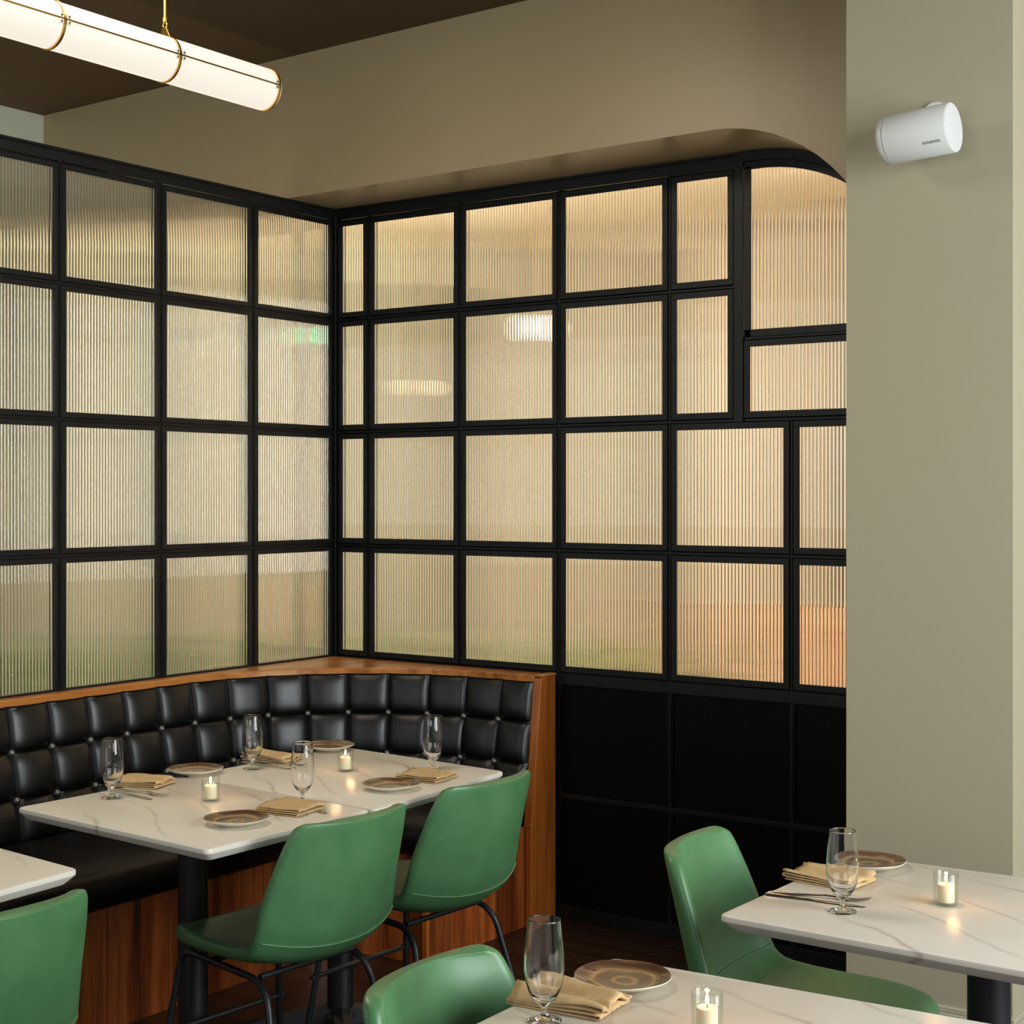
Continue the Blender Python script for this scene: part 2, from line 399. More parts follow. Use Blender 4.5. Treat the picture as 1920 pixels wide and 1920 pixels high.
for j in (2, 3): sash(rp, None, 1.556, 1.810, ZR[j], ZR[j+1])
sash(rp, None, 1.836, 2.45, 1.797, 2.072)
sash(rp, None, 1.840, 2.45, 2.072, 2.66, top=lambda x: zar(x)-.03)
for i, (a, c) in enumerate(((1.096, 1.556), (1.556, 2.016), (2.016, 2.45))):
    for (d, e) in ((.05, .44), (.458, .855)):
        b = B(); b.box(a+.009, c-.009, -.004, .01, d, e)
        b.box(a+.003, a+.014, -.012, -.004, d+.02, e-.02)
        b.build('steel_panel', M['panel'], rp, smooth=False, bev=.001)
b = B(); b.box(.02, 1.096, .002, .01, .05, .855); b.build('steel_panel', M['panel'], rp, smooth=False)
# left partition: plane X=0, local x runs along -Y
lp = thing('glass_partition', 'left-hand black steel partition of fluted glass panes rising behind the buttoned bench', 'partition', (0, -2.3, 0), PI/2)
XL = [2.3-x for x in (2.3, 1.840, 1.383, .940, .478, .022)]
b = B()
b.box(0, 2.28, -.012, .018, 2.655, 2.70); b.box(0, 2.28, -.02, .018, 2.690, 2.699)
for x in XL[:5]: b.box(x-.007, x+.007, -.011, .014, .898, 2.66)
for z in ZR[:4]: b.box(0, 2.28, -.010, .014, z-.006, z+.006)
b.box(0, 2.28, -.001, .018, .8, .892); b.box(0, 2.28, -.001, .018, 0, .05)
b.build('steel_frame', M['black'], lp, smooth=False, bev=.0015)
for i in range(5):
    for j in range(4): sash(lp, None, XL[i], XL[i+1], ZR[j] if j else .874, ZR[j+1], .021)

# ---------------------------------------------------------------- the bench
CX, CY, R0 = .85, -.91, .79          # centre of the corner sweep and radius of the ledge edge
XE, YS = 1.06, -3.4
def path(off, n=28):
    r = R0-off
    pts = [(XE, CY+r)]
    pts += [(CX+r*math.cos(a), CY+r*math.sin(a)) for a in [PI/2+(PI/2)*i/n for i in range(n+1)]]
    pts += [(CX-r, YS)]
    return pts
LS1 = XE-CX; LARC = R0*PI/2
def pt(s, off):
    """point on the bench path at arclength s (measured on the ledge edge), offset off into the room"""
    r = R0-off
    if s < LS1: return (XE-s, CY+r)
    if s < LS1+LARC:
        a = PI/2+(s-LS1)/R0; return (CX+r*math.cos(a), CY+r*math.sin(a))
    return (CX-r, CY-(s-LS1-LARC))
bench = thing('banquette', 'L-shaped buttoned black banquette with wooden base and ledge wrapping the glass corner', 'bench', (0, 0, 0))
# ledge
b = B(); front = path(0)
poly = front+[(.001, YS), (.001, -.022), (XE, -.022)]
b.prism(poly, lambda p: (p[0], p[1], .866), lambda p: (p[0], p[1], .892))
b.build('wooden_ledge', M['ledge'], bench, smooth=False, bev=.005)
# hidden core behind the cushions
b = B(); poly = path(.0)+[(.025, YS), (.025, -.03), (XE-.01, -.03)]
b.prism(poly, lambda p: (p[0], p[1], .02), lambda p: (p[0], p[1], .866)); b.build('bench_core', M['panel'], bench, smooth=False)
# tufted backrest
PITCH, S0 = .1565, .140
STOT = LS1+LARC+(-.91-YS)
ROWS = [.870, .728, .580, .440]
LEAN = .075
def tuft(s, z):
    u = (s-S0)/PITCH; fu = abs(u-round(u))*2          # 0 at a seam, 1 mid-cell
    if s < S0: fu = min(1, abs(s-S0)/PITCH*2) if s > S0-PITCH/2 else min(1, max(.0, s/.035))
    h = 0
    for k in range(3):
        if ROWS[k+1] <= z <= ROWS[k]:
            h = (ROWS[k]-z)/(ROWS[k]-ROWS[k+1])*2-1; break      # -1 top of the cell, 1 bottom
    pu = math.sqrt(max(0, 1-(1-fu)**2.3)); pz = math.sqrt(max(0, 1-abs(h)**2.5))
    if z > (ROWS[0]+ROWS[1])/2: pz = 1-.45*abs(h)**4
    d = .025*pu**.8*pz**.8+.004*pu
    for zb in ROWS[1:3]:
        dd = math.hypot((u-round(u))*PITCH, z-zb)
        d -= .006*math.exp(-(dd/.022)**2)
    return d
def bk(s, z): return .006+LEAN*(.872-z)/.43+tuft(s, z)-.012
b = B(); rows = []
ns = int(STOT/(PITCH/18)); nz = 84
for j in range(nz+1):
    z = .872-(.872-.44)*j/nz
    rows.append([(*pt(s, bk(s, z)), z) for s in [STOT*i/ns for i in range(ns+1)]])
rows.insert(0, [(*pt(s, -.0), .868) for s in [STOT*i/ns for i in range(ns+1)]])
b.grid(rows)
o = b.build('tufted_backrest', M['blackleather'], bench, ang=75)
# piping along the vertical channels, one cord per channel
k = 0
while S0+k*PITCH < STOT and k < 17:
    s = S0+k*PITCH+.0045
    b = B(); b.tube([(*pt(s, bk(s, .866-.13*i/9)+.0004), .866-.13*i/9) for i in range(10)], .0015, 5); b.build('piping', M['blackleather'], bench); k += 1
# buttons
bb = B(); bb.lathe([(.0001, .0105), (.0055, .0095), (.0098, .0058), (.0118, 0), (.0105, -.012)], 14)
M['button'] = mat('pewter_button', L(120, 118, 112), .35, .8)
first = None
for rz_ in (1, 2):
    k = 0
    while S0+k*PITCH < STOT and k < 17:
        s = S0+k*PITCH; z = ROWS[rz_]
        off = bk(s, z)+.016
        p = pt(s, off); q = pt(s, off+.1); d = Vector((q[0]-p[0], q[1]-p[1], .035)).normalized()
        if first is None: first = bb.build('button', M['button'], bench); o = first
        else: o = first.copy(); COL.objects.link(o); o.parent = bench
        o.location = (p[0], p[1], z); o.rotation_euler = d.to_track_quat('Z', 'Y').to_euler(); k += 1
# seat cushion
b = B()
def seatrow(off, z): return [(*pt(STOT*i/160, off), z) for i in range(161)]
b.grid([seatrow(.10, .455), seatrow(.16, .470), seatrow(.55, .474), seatrow(.635, .470), seatrow(.660, .452), seatrow(.668, .42), seatrow(.660, .372), seatrow(.64, .360), seatrow(.12, .360)])
for s_ in (0, STOT):
    poly = [(.10, .455), (.16, .470), (.55, .474), (.635, .470), (.66, .452), (.668, .42), (.66, .372), (.64, .360), (.12, .36)]
    b.add([(*pt(s_, o_), z_) for o_, z_ in poly], [tuple(range(len(poly)))])
b.build('seat_cushion', M['seatleather'], bench, ang=50)
# planked base: each plank a separate slab inside one mesh (surface pattern)
b = B()
def plankrun(s0, s1, wd, off, th=.014):
    s = s0
    while s < s1-.001:
        e = min(s+wd*random.uniform(.85, 1.15), s1)
        b2 = min(e, s1)
        a1, a2 = s+.0012, b2-.0012
        p0 = pt(a1, off); p1 = pt(a2, off); q0 = pt(a1, off-th); q1 = pt(a2, off-th)
        vs = [(*p0, .0), (*p1, .0), (*q1, .0), (*q0, .0), (*p0, .358), (*p1, .358), (*q1, .358), (*q0, .358)]
        b.add(vs, [(0, 3, 2, 1), (4, 5, 6, 7), (0, 1, 5, 4), (1, 2, 6, 5), (2, 3, 7, 6), (3, 0, 4, 7)])
        s = e
plankrun(.004, LS1, .10, .625); plankrun(LS1, LS1+LARC, .62, .625); plankrun(LS1+LARC, STOT, .112, .625)
b.build('planked_base', M['plank'], bench, smooth=False, bev=.001)
yfr = pt(0, .625)[1]
b = B()
yy = yfr
while yy < -.19:
    e = min(yy+.13, -.175); b.box(XE-.015, XE-.001, yy+.0012+(.012 if yy == yfr else 0), e-.0012, 0, .358); yy = e+.0001
    if e >= -.176: break
b.build('base_end_board', M['plank'], bench, smooth=False, bev=.001)
b = B(); b.box(XE-.018, XE+.002, yfr-.003, yfr+.012, 0, .358); b.build('corner_trim', M['endwood'], bench, smooth=False, bev=.001)
# slanted end panel
b = B()
poly = [(-.024, 0), (-.180, 0), (-.180, .355), (-.172, .355), (-.172, .375), (-.112, .880), (-.106, .889), (-.024, .889)]
b.prism(poly, lambda p: (XE+.001, p[0], p[1]), lambda p: (XE+.030, p[0], p[1]))
b.build('end_panel', M['endwood'], bench, smooth=False, bev=.004)
b = B(); pts = [(-.172, .352), (-.112, .880), (-.120, .884), (-.182, .356)]
b.prism(pts, lambda p: (XE-.004, p[0], p[1]), lambda p: (XE+.032, p[0], p[1])); b.build('edge_moulding', M['endwood'], bench, smooth=False, bev=.003)
b = B(); b.box(XE-.002, XE+.034, -.118, -.024, .889, .897); b.build('end_cap', M['ledge'], bench, smooth=False, bev=.003)

# ---------------------------------------------------------------- tables
def top_mesh(quad, zt, th=.030, r=.02, under=.018):
    """bull-nosed top with chamfered underside. quad: four corners in order"""
    n = 4
    def rounded(q, rr, inset):
        c = Vector((sum(p[0] for p in q)/4, sum(p[1] for p in q)/4)); out = []
        for i in range(4):
            p = Vector(q[i]); a = (Vector(q[i-1])-p).normalized(); e = (Vector(q[(i+1) % 4])-p).normalized()
            p2 = p+(a+e)*inset
            for k in range(6):
                t = k/5; A = p2+a*rr; E = p2+e*rr
                out.append(tuple((1-t)**2*A+2*t*(1-t)*p2+t*t*E))
        return out
    lev = [(.0030, zt), (.0008, zt-.0012), (0, zt-.004), (.0, zt-.011), (.002, zt-.014), (under, zt-th)]
    b = B(); vs = []; m = 24
    for ins, z in lev: vs += [(x, y, z) for x, y in rounded(quad, r, ins)]
    fs = [tuple(range(m)), tuple(reversed(range(m*(len(lev)-1), m*len(lev))))]
    for i in range(len(lev)-1):
        for k in range(m): fs.append((i*m+k, i*m+(k+1) % m, (i+1)*m+(k+1) % m, (i+1)*m+k))
    b.add(vs, fs); return b
def base_part(par, cx, cy, rz=0, pr_=.038):
    b = B(); b.lathe([(.06, .722), (.06, .712), (pr_, .705), (pr_, .05), (pr_+.01, .045), (pr_+.014, .03)], 28, (cx, cy, 0)); b.build('column', M['pedestal'], par)
    b = B()
    for k in range(4):
        a = rz+PI/4+k*PI/2; d = Vector((math.cos(a), math.sin(a), 0)); c = Vector((cx, cy, 0)); sd = Vector((-d.y, d.x, 0))
        pr0 = []
        for i in range(9):
            t = i/8; r = .02+.27*t; h = .064-.040*t**1.4; wdt = .032-.010*t; z0 = .012 if t < .9 else .006
            q = c+d*r
            pr0.append([q-sd*wdt+Vector((0, 0, z0)), q-sd*wdt*.8+Vector((0, 0, h*.85)), q+Vector((0, 0, h)), q+sd*wdt*.8+Vector((0, 0, h*.85)), q+sd*wdt+Vector((0, 0, z0))])
        vs = [p for r_ in pr0 for p in r_]; fs = []
        for i in range(8):
            for j in range(5):
                j2 = (j+1) % 5; fs.append((i*5+j, i*5+j2, (i+1)*5+j2, (i+1)*5+j))
        fs += [(0, 1, 2, 3, 4), (44, 43, 42, 41, 40)]
        b.add(vs, fs)
        b.lathe([(.016, 0), (.018, .006), (.014, .014)], 14, tuple(c+d*.275))
    b.build('cross_foot', M['pedestal'], par)
    b = B()
    for a in (PI/4+rz, 3*PI/4+rz):
        d = Vector((math.cos(a), math.sin(a), 0)); b.tube([Vector((cx, cy, .718))-d*.2, Vector((cx, cy, .718))+d*.2], .012, 6)
    b.build('top_bracket', M['pedestal'], par)
TZ = .75
def table(quad, label, rz=0, col=None, pr_=.038):
    cx = sum(p[0] for p in quad)/4; cy = sum(p[1] for p in quad)/4
    t = thing('dining_table', label, 'table', (cx, cy, 0), group='white marble-topped tables')
    q = [(p[0]-cx, p[1]-cy) for p in quad]
    top_mesh(q, TZ).build('tabletop', M['marble'], t, ang=30)
    c = (col[0]-cx, col[1]-cy) if col else (0, 0)
    base_part(t, c[0], c[1], rz, pr_)
    return t
QA = [(.905, -2.235), (1.650, -2.290), (1.660, -1.738), (.925, -1.690)]
QB = [(.928, -1.682), (1.672, -1.732), (1.625, -1.101), (.940, -1.040)]
QC = [(2.836, -2.110), (3.600, -2.130), (3.600, -1.470), (2.850, -1.500)]
QD = [(2.820, -3.13), (3.62, -3.10), (3.56, -2.405), (2.812, -2.455)]
QE = [(.80, -3.2), (1.600, -3.22), (1.555, -2.570), (.80, -2.500)]
table(QA, 'nearer of the two joined white marble-topped tables in front of the banquette', .05)
table(QB, 'farther of the two joined white marble-topped tables, under the bench corner', .0, (1.2, -1.33))
table(QC, 'white marble-topped table in front of the grey pillar', 0, (3.262, -1.83), .040)
table(QD, 'white marble-topped table cut by the bottom edge, nearest the camera')
table(QE, 'white marble-topped table at the far left, showing only its right corner')

# ---------------------------------------------------------------- chairs
def interp(tab, t):
    for i in range(len(tab)-1):
        if t <= tab[i+1][0]:
            a, c = tab[i], tab[i+1]; f = (t-a[0])/(c[0]-a[0]); f = f*f*(3-2*f) if len(a) > 9 else f
            return [a[k]+(c[k]-a[k])*f for k in range(1, len(a))]
    return list(tab[-1][1:])
def crom(P_, t):
    n = len(P_)-1; x = t*n; i = min(int(x), n-1); f = x-i
    p = [P_[max(i-1, 0)], P_[i], P_[i+1], P_[min(i+2, n)]]
    return [.5*((2*p[1][k])+(-p[0][k]+p[2][k])*f+(2*p[0][k]-5*p[1][k]+4*p[2][k]-p[3][k])*f*f+(-p[0][k]+3*p[1][k]-3*p[2][k]+p[3][k])*f**3) for k in range(len(P_[0]))]
# y (front +), z, half width, edge lift z, edge wrap y
CP = [(.232, .448, .110, .002, 0), (.216, .465, .155, .004, 0), (.14, .466, .192, .012, .0), (.03, .458, .210, .024, .0), (-.10, .453, .220, .038, .012),
      (-.172, .468, .222, .040, .042), (-.218, .514, .219, .026, .070), (-.242, .590, .213, .012, .080), (-.260, .668, .203, .004, .074), (-.276, .738, .191, .0, .064), (-.287, .785, .176, .0, .054), (-.290, .798, .152, 0, .045)]
def shell_pt(t, u):
    y, z, hw, lz, wy = crom(CP, t)
    k = abs(u)**2.2
    return Vector((u*hw, y+wy*k, z+lz*k))
def make_chair():
    t = thing('dining_chair', 'green leather chair', 'chair')
    NS, NU = 44, 30
    def tsp(t0, t1, i, n):
        q = i/n
        if t0 == 0: q = 1-math.cos(PI/2*q)
        if t1 == 1: q = math.sin(PI/2*q)
        return t0+(t1-t0)*q
    def rows(t0, t1, n, off):
        out = []
        for i in range(n+1):
            tt = tsp(t0, t1, i, n); r = []
            for j in range(NU+1):
                u = math.sin(PI/2*(-1+2*j/NU))
                e = .0001
                p = shell_pt(tt, u); uc = max(-.86, min(.86, u)); tc_ = max(.02, min(.945, tt)); du = shell_pt(tc_, uc+.02)-shell_pt(tc_, uc-.02); dt = shell_pt(tc_+.01, uc)-shell_pt(tc_-.01, uc)
                nrm = du.cross(dt).normalized()
                r.append(p+nrm*off)
            out.append(r)
        return out
    def slab(t0, t1, n, th, name, fill, capA=True, capB=True):
        """padded shell piece between t0..t1: pillow section that thins towards the rim"""
        b = B(); A = rows(t0, t1, n, 0); vs = []; W = NU+1
        top = rows(t0, t1, n, th*.5); bot = rows(t0, t1, n, -th*.5)
        for i in range(n+1):
            for j in range(W):
                u = abs(math.sin(PI/2*(-1+2*j/NU))); tt = tsp(t0, t1, i, n)
                e = max(0, (u-.93)/.07)
                ee = max(0, (.03-tt)/.03) if t0 == 0 else 0
                ef = max(0, (tt-.965)/.035) if t1 == 1 else 0
                q = math.sqrt(max(0.03, 1-max(e, ee, ef)**2))
                top[i][j] = A[i][j]+(top[i][j]-A[i][j])*q; bot[i][j] = A[i][j]+(bot[i][j]-A[i][j])*q
        vs = [p for r in top for p in r]+[p for r in bot for p in r]; O = (n+1)*W; fs = []
        for i in range(n):
            for j in range(NU):
                a = i*W+j; fs.append((a, a+1, a+W+1, a+W)); fs.append((O+a, O+a+W, O+a+W+1, O+a+1))
            fs.append((i*W, (i+1)*W, O+(i+1)*W, O+i*W)); fs.append((i*W+NU, O+i*W+NU, O+(i+1)*W+NU, (i+1)*W+NU))
        for j in range(NU):
            fs.append((j, O+j, O+j+1, j+1)); a = n*W+j; fs.append((a, a+1, O+a+1, O+a))
        b.add(vs, fs); return b.build(name, M['green'], t, sub=0, ang=70)
    TS = .535
    slab(0, TS, 20, .034, 'seat', None)
    slab(TS, 1, 28, .030, 'backrest', None)
    # stitched seams
    def seam(par, f, r=.0011):
        b = B(); b.tube([f(i/60) for i in range(61)], r, 5); b.build('seam', M['stitch'], par)
    ob = {c.name.split('.')[0]: c for c in t.children}
    def off_pt(tt, u, off):
        p = shell_pt(tt, u); uc = max(-.86, min(.86, u)); tc_ = max(.02, min(.945, tt)); du = shell_pt(tc_, uc+.02)-shell_pt(tc_, uc-.02); dt = shell_pt(tc_+.01, uc)-shell_pt(tc_-.01, uc)
        return p+du.cross(dt).normalized()*off
    seam(ob['seat'], lambda q: off_pt(TS-.003, -.93+1.86*q, .0175))
    seam(ob['seat'], lambda q: off_pt(TS-.003, -.93+1.86*q, -.0175))
    seam(ob['backrest'], lambda q: off_pt(TS+.012, -.93+1.86*q, -.0158), .0007)
    for u in (-.90, .90): seam(ob['backrest'], lambda q: off_pt(TS+.012+(.955-TS-.012)*q, u, -.0149), .0007)
    # tubular steel: a side rail bending down into a front and a rear leg, on each side
    def bend(pts, r, n=6):
        pts = [Vector(p) for p in pts]; out = [pts[0]]
        for i in range(1, len(pts)-1):
            a = (pts[i-1]-pts[i]).normalized(); c = (pts[i+1]-pts[i]).normalized(); s, e = pts[i]+a*r, pts[i]+c*r
            for k in range(n+1):
                q = k/n; out.append((1-q)**2*s+2*q*(1-q)*pts[i]+q*q*e)
        return out+[pts[-1]]
    for sx in (-1, 1):
        b = B(); b.tube(bend([(sx*.150, .05, .420), (sx*.155, .190, .434), (sx*.210, .240, .006)], .045), .0085, 10); b.build('leg', M['legs'], t)
        b = B(); b.tube(bend([(sx*.150, .05, .420), (sx*.160, -.125, .412), (sx*.215, -.235, .006)], .065), .0085, 10); b.build('leg', M['legs'], t)
    for y in (.10, -.09): b = B(); b.tube([(-.150, y, .418), (.150, y, .418)], .008, 8); b.build('cross_bar', M['legs'], t)
    b = B(); b.tube([(-.190, .217, .23), (.190, .217, .23)], .0075, 8)
    for sx in (-1, 1): b.lathe([(.011, -.004), (.011, .004)], 10, (sx*.190, .217, .23))
    b.build('stretcher', M['legs'], t)
    return t
chair0 = make_chair()
CH = [(1.562, -1.955, PI/2-.08, 'green leather bucket chair seen from behind, at the nearer joined table'),
      (1.560, -1.415, PI/2-.06, 'green leather bucket chair seen from behind, beside the banquette end panel'),
      (1.585, -2.950, PI/2-.04, 'green leather bucket chair cut off by the lower left corner'),
      (2.945, -2.800, -PI/2+.06, 'green leather chair in the bottom foreground, only its backrest showing above the nearest table'),
      (2.850, -1.722, -PI/2+.17, 'green leather chair facing right with its seat tucked under the table by the pillar')]
for i, (x, y, r, lab) in enumerate(CH): place(chair0, i > 0, (x, y, 0), r, lab, 'chair', 'green bucket chairs at the tables')

# ---------------------------------------------------------------- tableware
def make_glass():
    out = [(.0001, 0), (.0255, 0), (.0270, .0012), (.0262, .0026), (.016, .0050), (.0070, .0085), (.0046, .013), (.0042, .018), (.0050, .0225), (.0090, .0265), (.0165, .0335), (.0235, .045), (.0285, .060), (.0307, .078), (.0306, .096), (.0290, .118), (.0265, .140), (.0250, .1535), (.0249, .1555)]
    inn = [(.0243, .1560), (.0237, .1555), (.0238, .1535), (.0253, .140), (.0278, .118), (.0294, .096), (.0294, .078), (.0272, .061), (.0222, .0475), (.0155, .0385), (.008, .0345), (.0001, .0335)]
    b = B(); b.lathe(out+inn, 48, cap=False); return b.build('drinking_glass', M['glass'], ang=70)
g0 = make_glass()
GL = [((1.006, -2.012), 'stemmed drinking glass nearest the left end of the joined tables, against the bench'),
      ((1.005, -1.492), 'stemmed drinking glass against the bench on the farther joined table, left of the small candle'),
      ((1.459, -1.771), 'stemmed drinking glass standing in the middle foreground of the joined tables, behind a folded napkin'),
      ((1.439, -1.198), 'stemmed drinking glass at the right end of the joined tables, before the bench corner'),
      ((3.021, -1.955), 'stemmed drinking glass on the table by the pillar'),
      ((2.898, -2.794), 'largest-looking stemmed drinking glass, on the table cut by the bottom edge')]
for i, (p, lab) in enumerate(GL): place(g0, i > 0, (p[0], p[1], TZ+.0004), i*.7, lab, 'glass', 'stemmed drinking glasses on the tables')
def make_plate():
    b = B(); n = 64
    prof = [(.0001, .0068, 0), (.030, .0068, 0), (.050, .0085, 0), (.066, .0120, 0), (.0765, .0168, 0), (.0785, .0176, 0), (.0790, .0165, 1), (.0765, .0140, 1), (.064, .0075, 1), (.045, .0028, 1), (.043, 0, 1), (.039, 0, 1), (.038, .0025, 1), (.0001, .0030, 1)]
    vs = []
    for r, z, m_ in prof:
        for k in range(n):
            a = 2*PI*k/n; wob = 1+(.010*math.sin(3*a+.5)+.007*math.sin(5*a+2))*(r/.079)**2
            vs.append((r*wob*math.cos(a), r*wob*math.sin(a), z+.0008*math.sin(4*a+1)*(r/.079)**4*(z > .003)))
    o = 0; b.v = vs
    for i in range(len(prof)-1):
        for k in range(n):
            b.f.append((i*n+k, i*n+(k+1) % n, (i+1)*n+(k+1) % n, (i+1)*n+k)); b.mi.append(prof[i+1][2])
    return b.build('side_plate', [M['plate'], M['cream']], ang=60)
p0 = make_plate()
PL = [((.925, -1.640), 'brown side plate behind the left candle, against the bench'),
      ((1.506, -2.054), 'brown side plate near the front corner of the nearer joined table'),
      ((.960, -1.110), 'brown side plate farthest back, partly behind a drinking glass in the bench corner'),
      ((1.530, -1.500), 'brown side plate between the front chairs, on the farther joined table'),
      ((2.905, -2.575), 'brown side plate on the table cut by the bottom edge'),
      ((2.925, -1.590), 'brown side plate on the table by the pillar, behind its drinking glass')]
for i, (p, lab) in enumerate(PL): place(p0, i > 0, (p[0], p[1], TZ+.0004), i*1.3+.4, lab, 'plate', 'brown glazed side plates')
# napkins
def make_napkin(seed, L_=.150, W_=.085, loops=4, wav=.004, hgt=.0065, fan=.0):
    random.seed(seed); b = B(); rows = []
    # cross-section: the cloth folded back and forth (x across the folds, z up)
    sec = []
    for k in range(loops):
        z = .0022+k*hgt; xa, xb = (-W_/2, W_/2) if k % 2 == 0 else (W_/2, -W_/2)
        sh = random.uniform(-.003, .003)
        for i in range(12):
            t = i/11; sec.append((xa+(xb-xa)*t+sh*(t if k % 2 == 0 else 1-t), z))
        if k < loops-1:
            sgn = 1 if k % 2 == 0 else -1
            for i in range(1, 6):
                a = -PI/2+PI*i/6; sec.append((sgn*(W_/2)+sgn*math.cos(a)*hgt*.65+sh, z+hgt/2+math.sin(a)*hgt/2))
    ny = 26; ph = random.uniform(0, 6)
    for j in range(ny+1):
        v = j/ny-.5; r = []
        for (x, z) in sec:
            k = z/(hgt*loops)
            zz = z+(wav*math.sin(v*9+ph+x*22)+wav*.5*math.sin(v*21+2*ph))*k*(.3+k)
            s = 1+fan*v
            rr = .0009*math.sin(40*v+ph+z*500)
            r.append((x*s+.006*math.sin(v*6+ph)*k+rr, v*L_*(1-.02*k)+.003*math.sin(x*60+ph)*k, max(zz, .0016)))
        rows.append(r)
    b.grid(rows); o = b.build('folded_napkin', M['linen'], solid=.0022, sub=0, ang=180); return o
NP = [((.925, -1.845), .25, 3, 0.004, 'tan linen napkin lying beside the leftmost drinking glass against the bench', .155, .10),
      ((1.505, -1.868), .10, 5, .0015, 'tan linen napkin folded flat behind the front plate of the nearer joined table', .125, .12),
      ((.940, -1.345), .15, 8, .0045, 'tan linen napkin against the bench on the farther joined table', .15, .10),
      ((1.515, -1.325), .10, 11, .002, 'tan linen napkin right of the plate on the farther joined table', .125, .115),
      ((2.905, -1.745), -.1, 14, .003, 'tan linen napkin beside the glass on the table by the pillar', .15, .11),
      ((2.880, -2.706), .08, 17, .006, 'tan linen napkin with loose folds behind the nearest drinking glass', .16, .10)]
for p, r, sd, wv_, lab, L_, W_ in NP:
    o = make_napkin(sd, W_, L_, 4, wv_, .0052); o.location = (p[0], p[1], TZ+.0003); o.rotation_euler = (0, 0, r)
    tag(o, lab, 'napkin', 'folded tan napkins')
# cutlery
def make_knife():
    b = B()
    vs = []; st = [(-.10, .0055, .0030), (-.095, .0075, .0042), (-.03, .0052, .0034), (-.005, .0042, .0030), (.005, .0070, .0016), (.03, .0088, .0013), (.075, .0086, .0011), (.095, .0050, .0009), (.102, .0012, .0006)]
    for y, hw, h in st: vs += [(-hw, y, .0006), (-hw*.7, y, h+.0006), (hw*.7, y, h+.0006), (hw, y, .0006)]
    fs = [(0, 1, 2, 3), tuple(reversed(range(len(vs)-4, len(vs))))]
    for i in range(len(st)-1):
        for k in range(4): fs.append((i*4+k, i*4+(k+1) % 4, i*4+4+(k+1) % 4, i*4+4+k))
    b.add(vs, fs); return b.build('table_knife', M['silver'])
def make_fork():
    t = bpy.data.objects.new('table_fork', None); COL.objects.link(t)
    b = B(); vs = []; st = [(-.095, .0060, .0012, 0), (-.088, .0080, .0026, 0), (-.03, .0040, .0026, .001), (.02, .0028, .0028, .004), (.045, .0060, .0022, .004), (.058, .0110, .0016, .0015), (.068, .0118, .0014, .001)]
    for y, hw, h, z in st: vs += [(-hw, y, z+.0006), (-hw*.7, y, z+h+.0006), (hw*.7, y, z+h+.0006), (hw, y, z+.0006)]
    fs = [(0, 1, 2, 3), tuple(reversed(range(len(vs)-4, len(vs))))]
    for i in range(len(st)-1):
        for k in range(4): fs.append((i*4+k, i*4+(k+1) % 4, i*4+4+(k+1) % 4, i*4+4+k))
    b.add(vs, fs); b.build('fork_handle', M['silver'], t)
    b = B()
    for x in (-.0096, -.0032, .0032, .0096): b.tube([(x, .066, .0022), (x, .080, .0022), (x*.96, .095, .0050), (x*.92, .108, .0085)], .0013, 6, rs=[.0016, .0015, .0013, .0006])
    b.build('tines', M['silver'], t)
    return t
k0 = make_knife(); f0 = make_fork()
# (knife x,y,rot),(fork x,y,rot)
CT = [((1.012, -1.957), -1.70, (1.010, -1.925), -1.52, 'beside the leftmost glass against the bench'),
      ((1.005, -1.430), -1.57, (1.010, -1.398), -1.38, 'behind the second glass against the bench'),
      ((1.508, -1.818), 1.34, (1.490, -1.842), 1.22, 'under the folded napkin of the nearer joined table'),
      ((1.475, -1.245), 1.32, (1.470, -1.270), 1.15, 'under the napkin at the right end of the joined tables'),
      ((2.945, -1.913), -1.45, (2.935, -1.885), -1.35, 'lying left of the glass on the table by the pillar'),
      ((2.925, -2.862), -1.32, (2.930, -2.832), -1.2, 'at the bottom edge beside the nearest glass')]
for i, (kp, kr, fp, fr_, wh) in enumerate(CT):
    place(k0, i > 0, (kp[0], kp[1], TZ+.0004), kr, 'silver table knife '+wh, 'knife', 'silver table knives')
    place(f0, i > 0, (fp[0], fp[1], TZ+.0004), fr_, 'silver table fork '+wh, 'fork', 'silver table forks')
k1 = place(f0, True, (1.512, -2.862, TZ+.0004), 3.13, 'silver fork handle at the left frame edge on the far left table', 'fork', 'silver table forks')
# votive candles
def make_holder():
    b = B(); b.lathe([(.0001, 0), (.0215, 0), (.0232, .0015), (.0238, .062), (.0232, .0625), (.0226, .062), (.0218, .006), (.0001, .0055)], 40, cap=False)
    return b.build('candle_holder', M['thin'], ang=60)
def make_candle():
    t = bpy.data.objects.new('votive_candle', None); COL.objects.link(t)
    b = B(); b.lathe([(.0155, 0), (.0160, .001), (.0160, .032), (.0150, .0338), (.0125, .0330), (.006, .0325), (.0001, .0322)], 32); b.build('wax', M['wax'], t)
    b = B(); b.tube([(0, 0, .031), (.0004, 0, .037), (.001, 0, .041)], .0007, 6); b.build('wick', M['wick'], t)
    b = B(); b.lathe([(.0002, .038), (.0022, .040), (.0030, .043), (.0024, .048), (.0010, .053), (.0002, .057)], 14); b.build('flame', M['flame'], t)
    return t
h0 = make_holder(); c0 = make_candle()
CA = [((1.246, -1.890), 'on the nearer joined table'), ((1.246, -1.360), 'on the farther joined table, near its plates'),
      ((3.165, -1.790), 'on the table by the pillar'), ((3.125, -2.700), 'on the table cut by the bottom edge')]
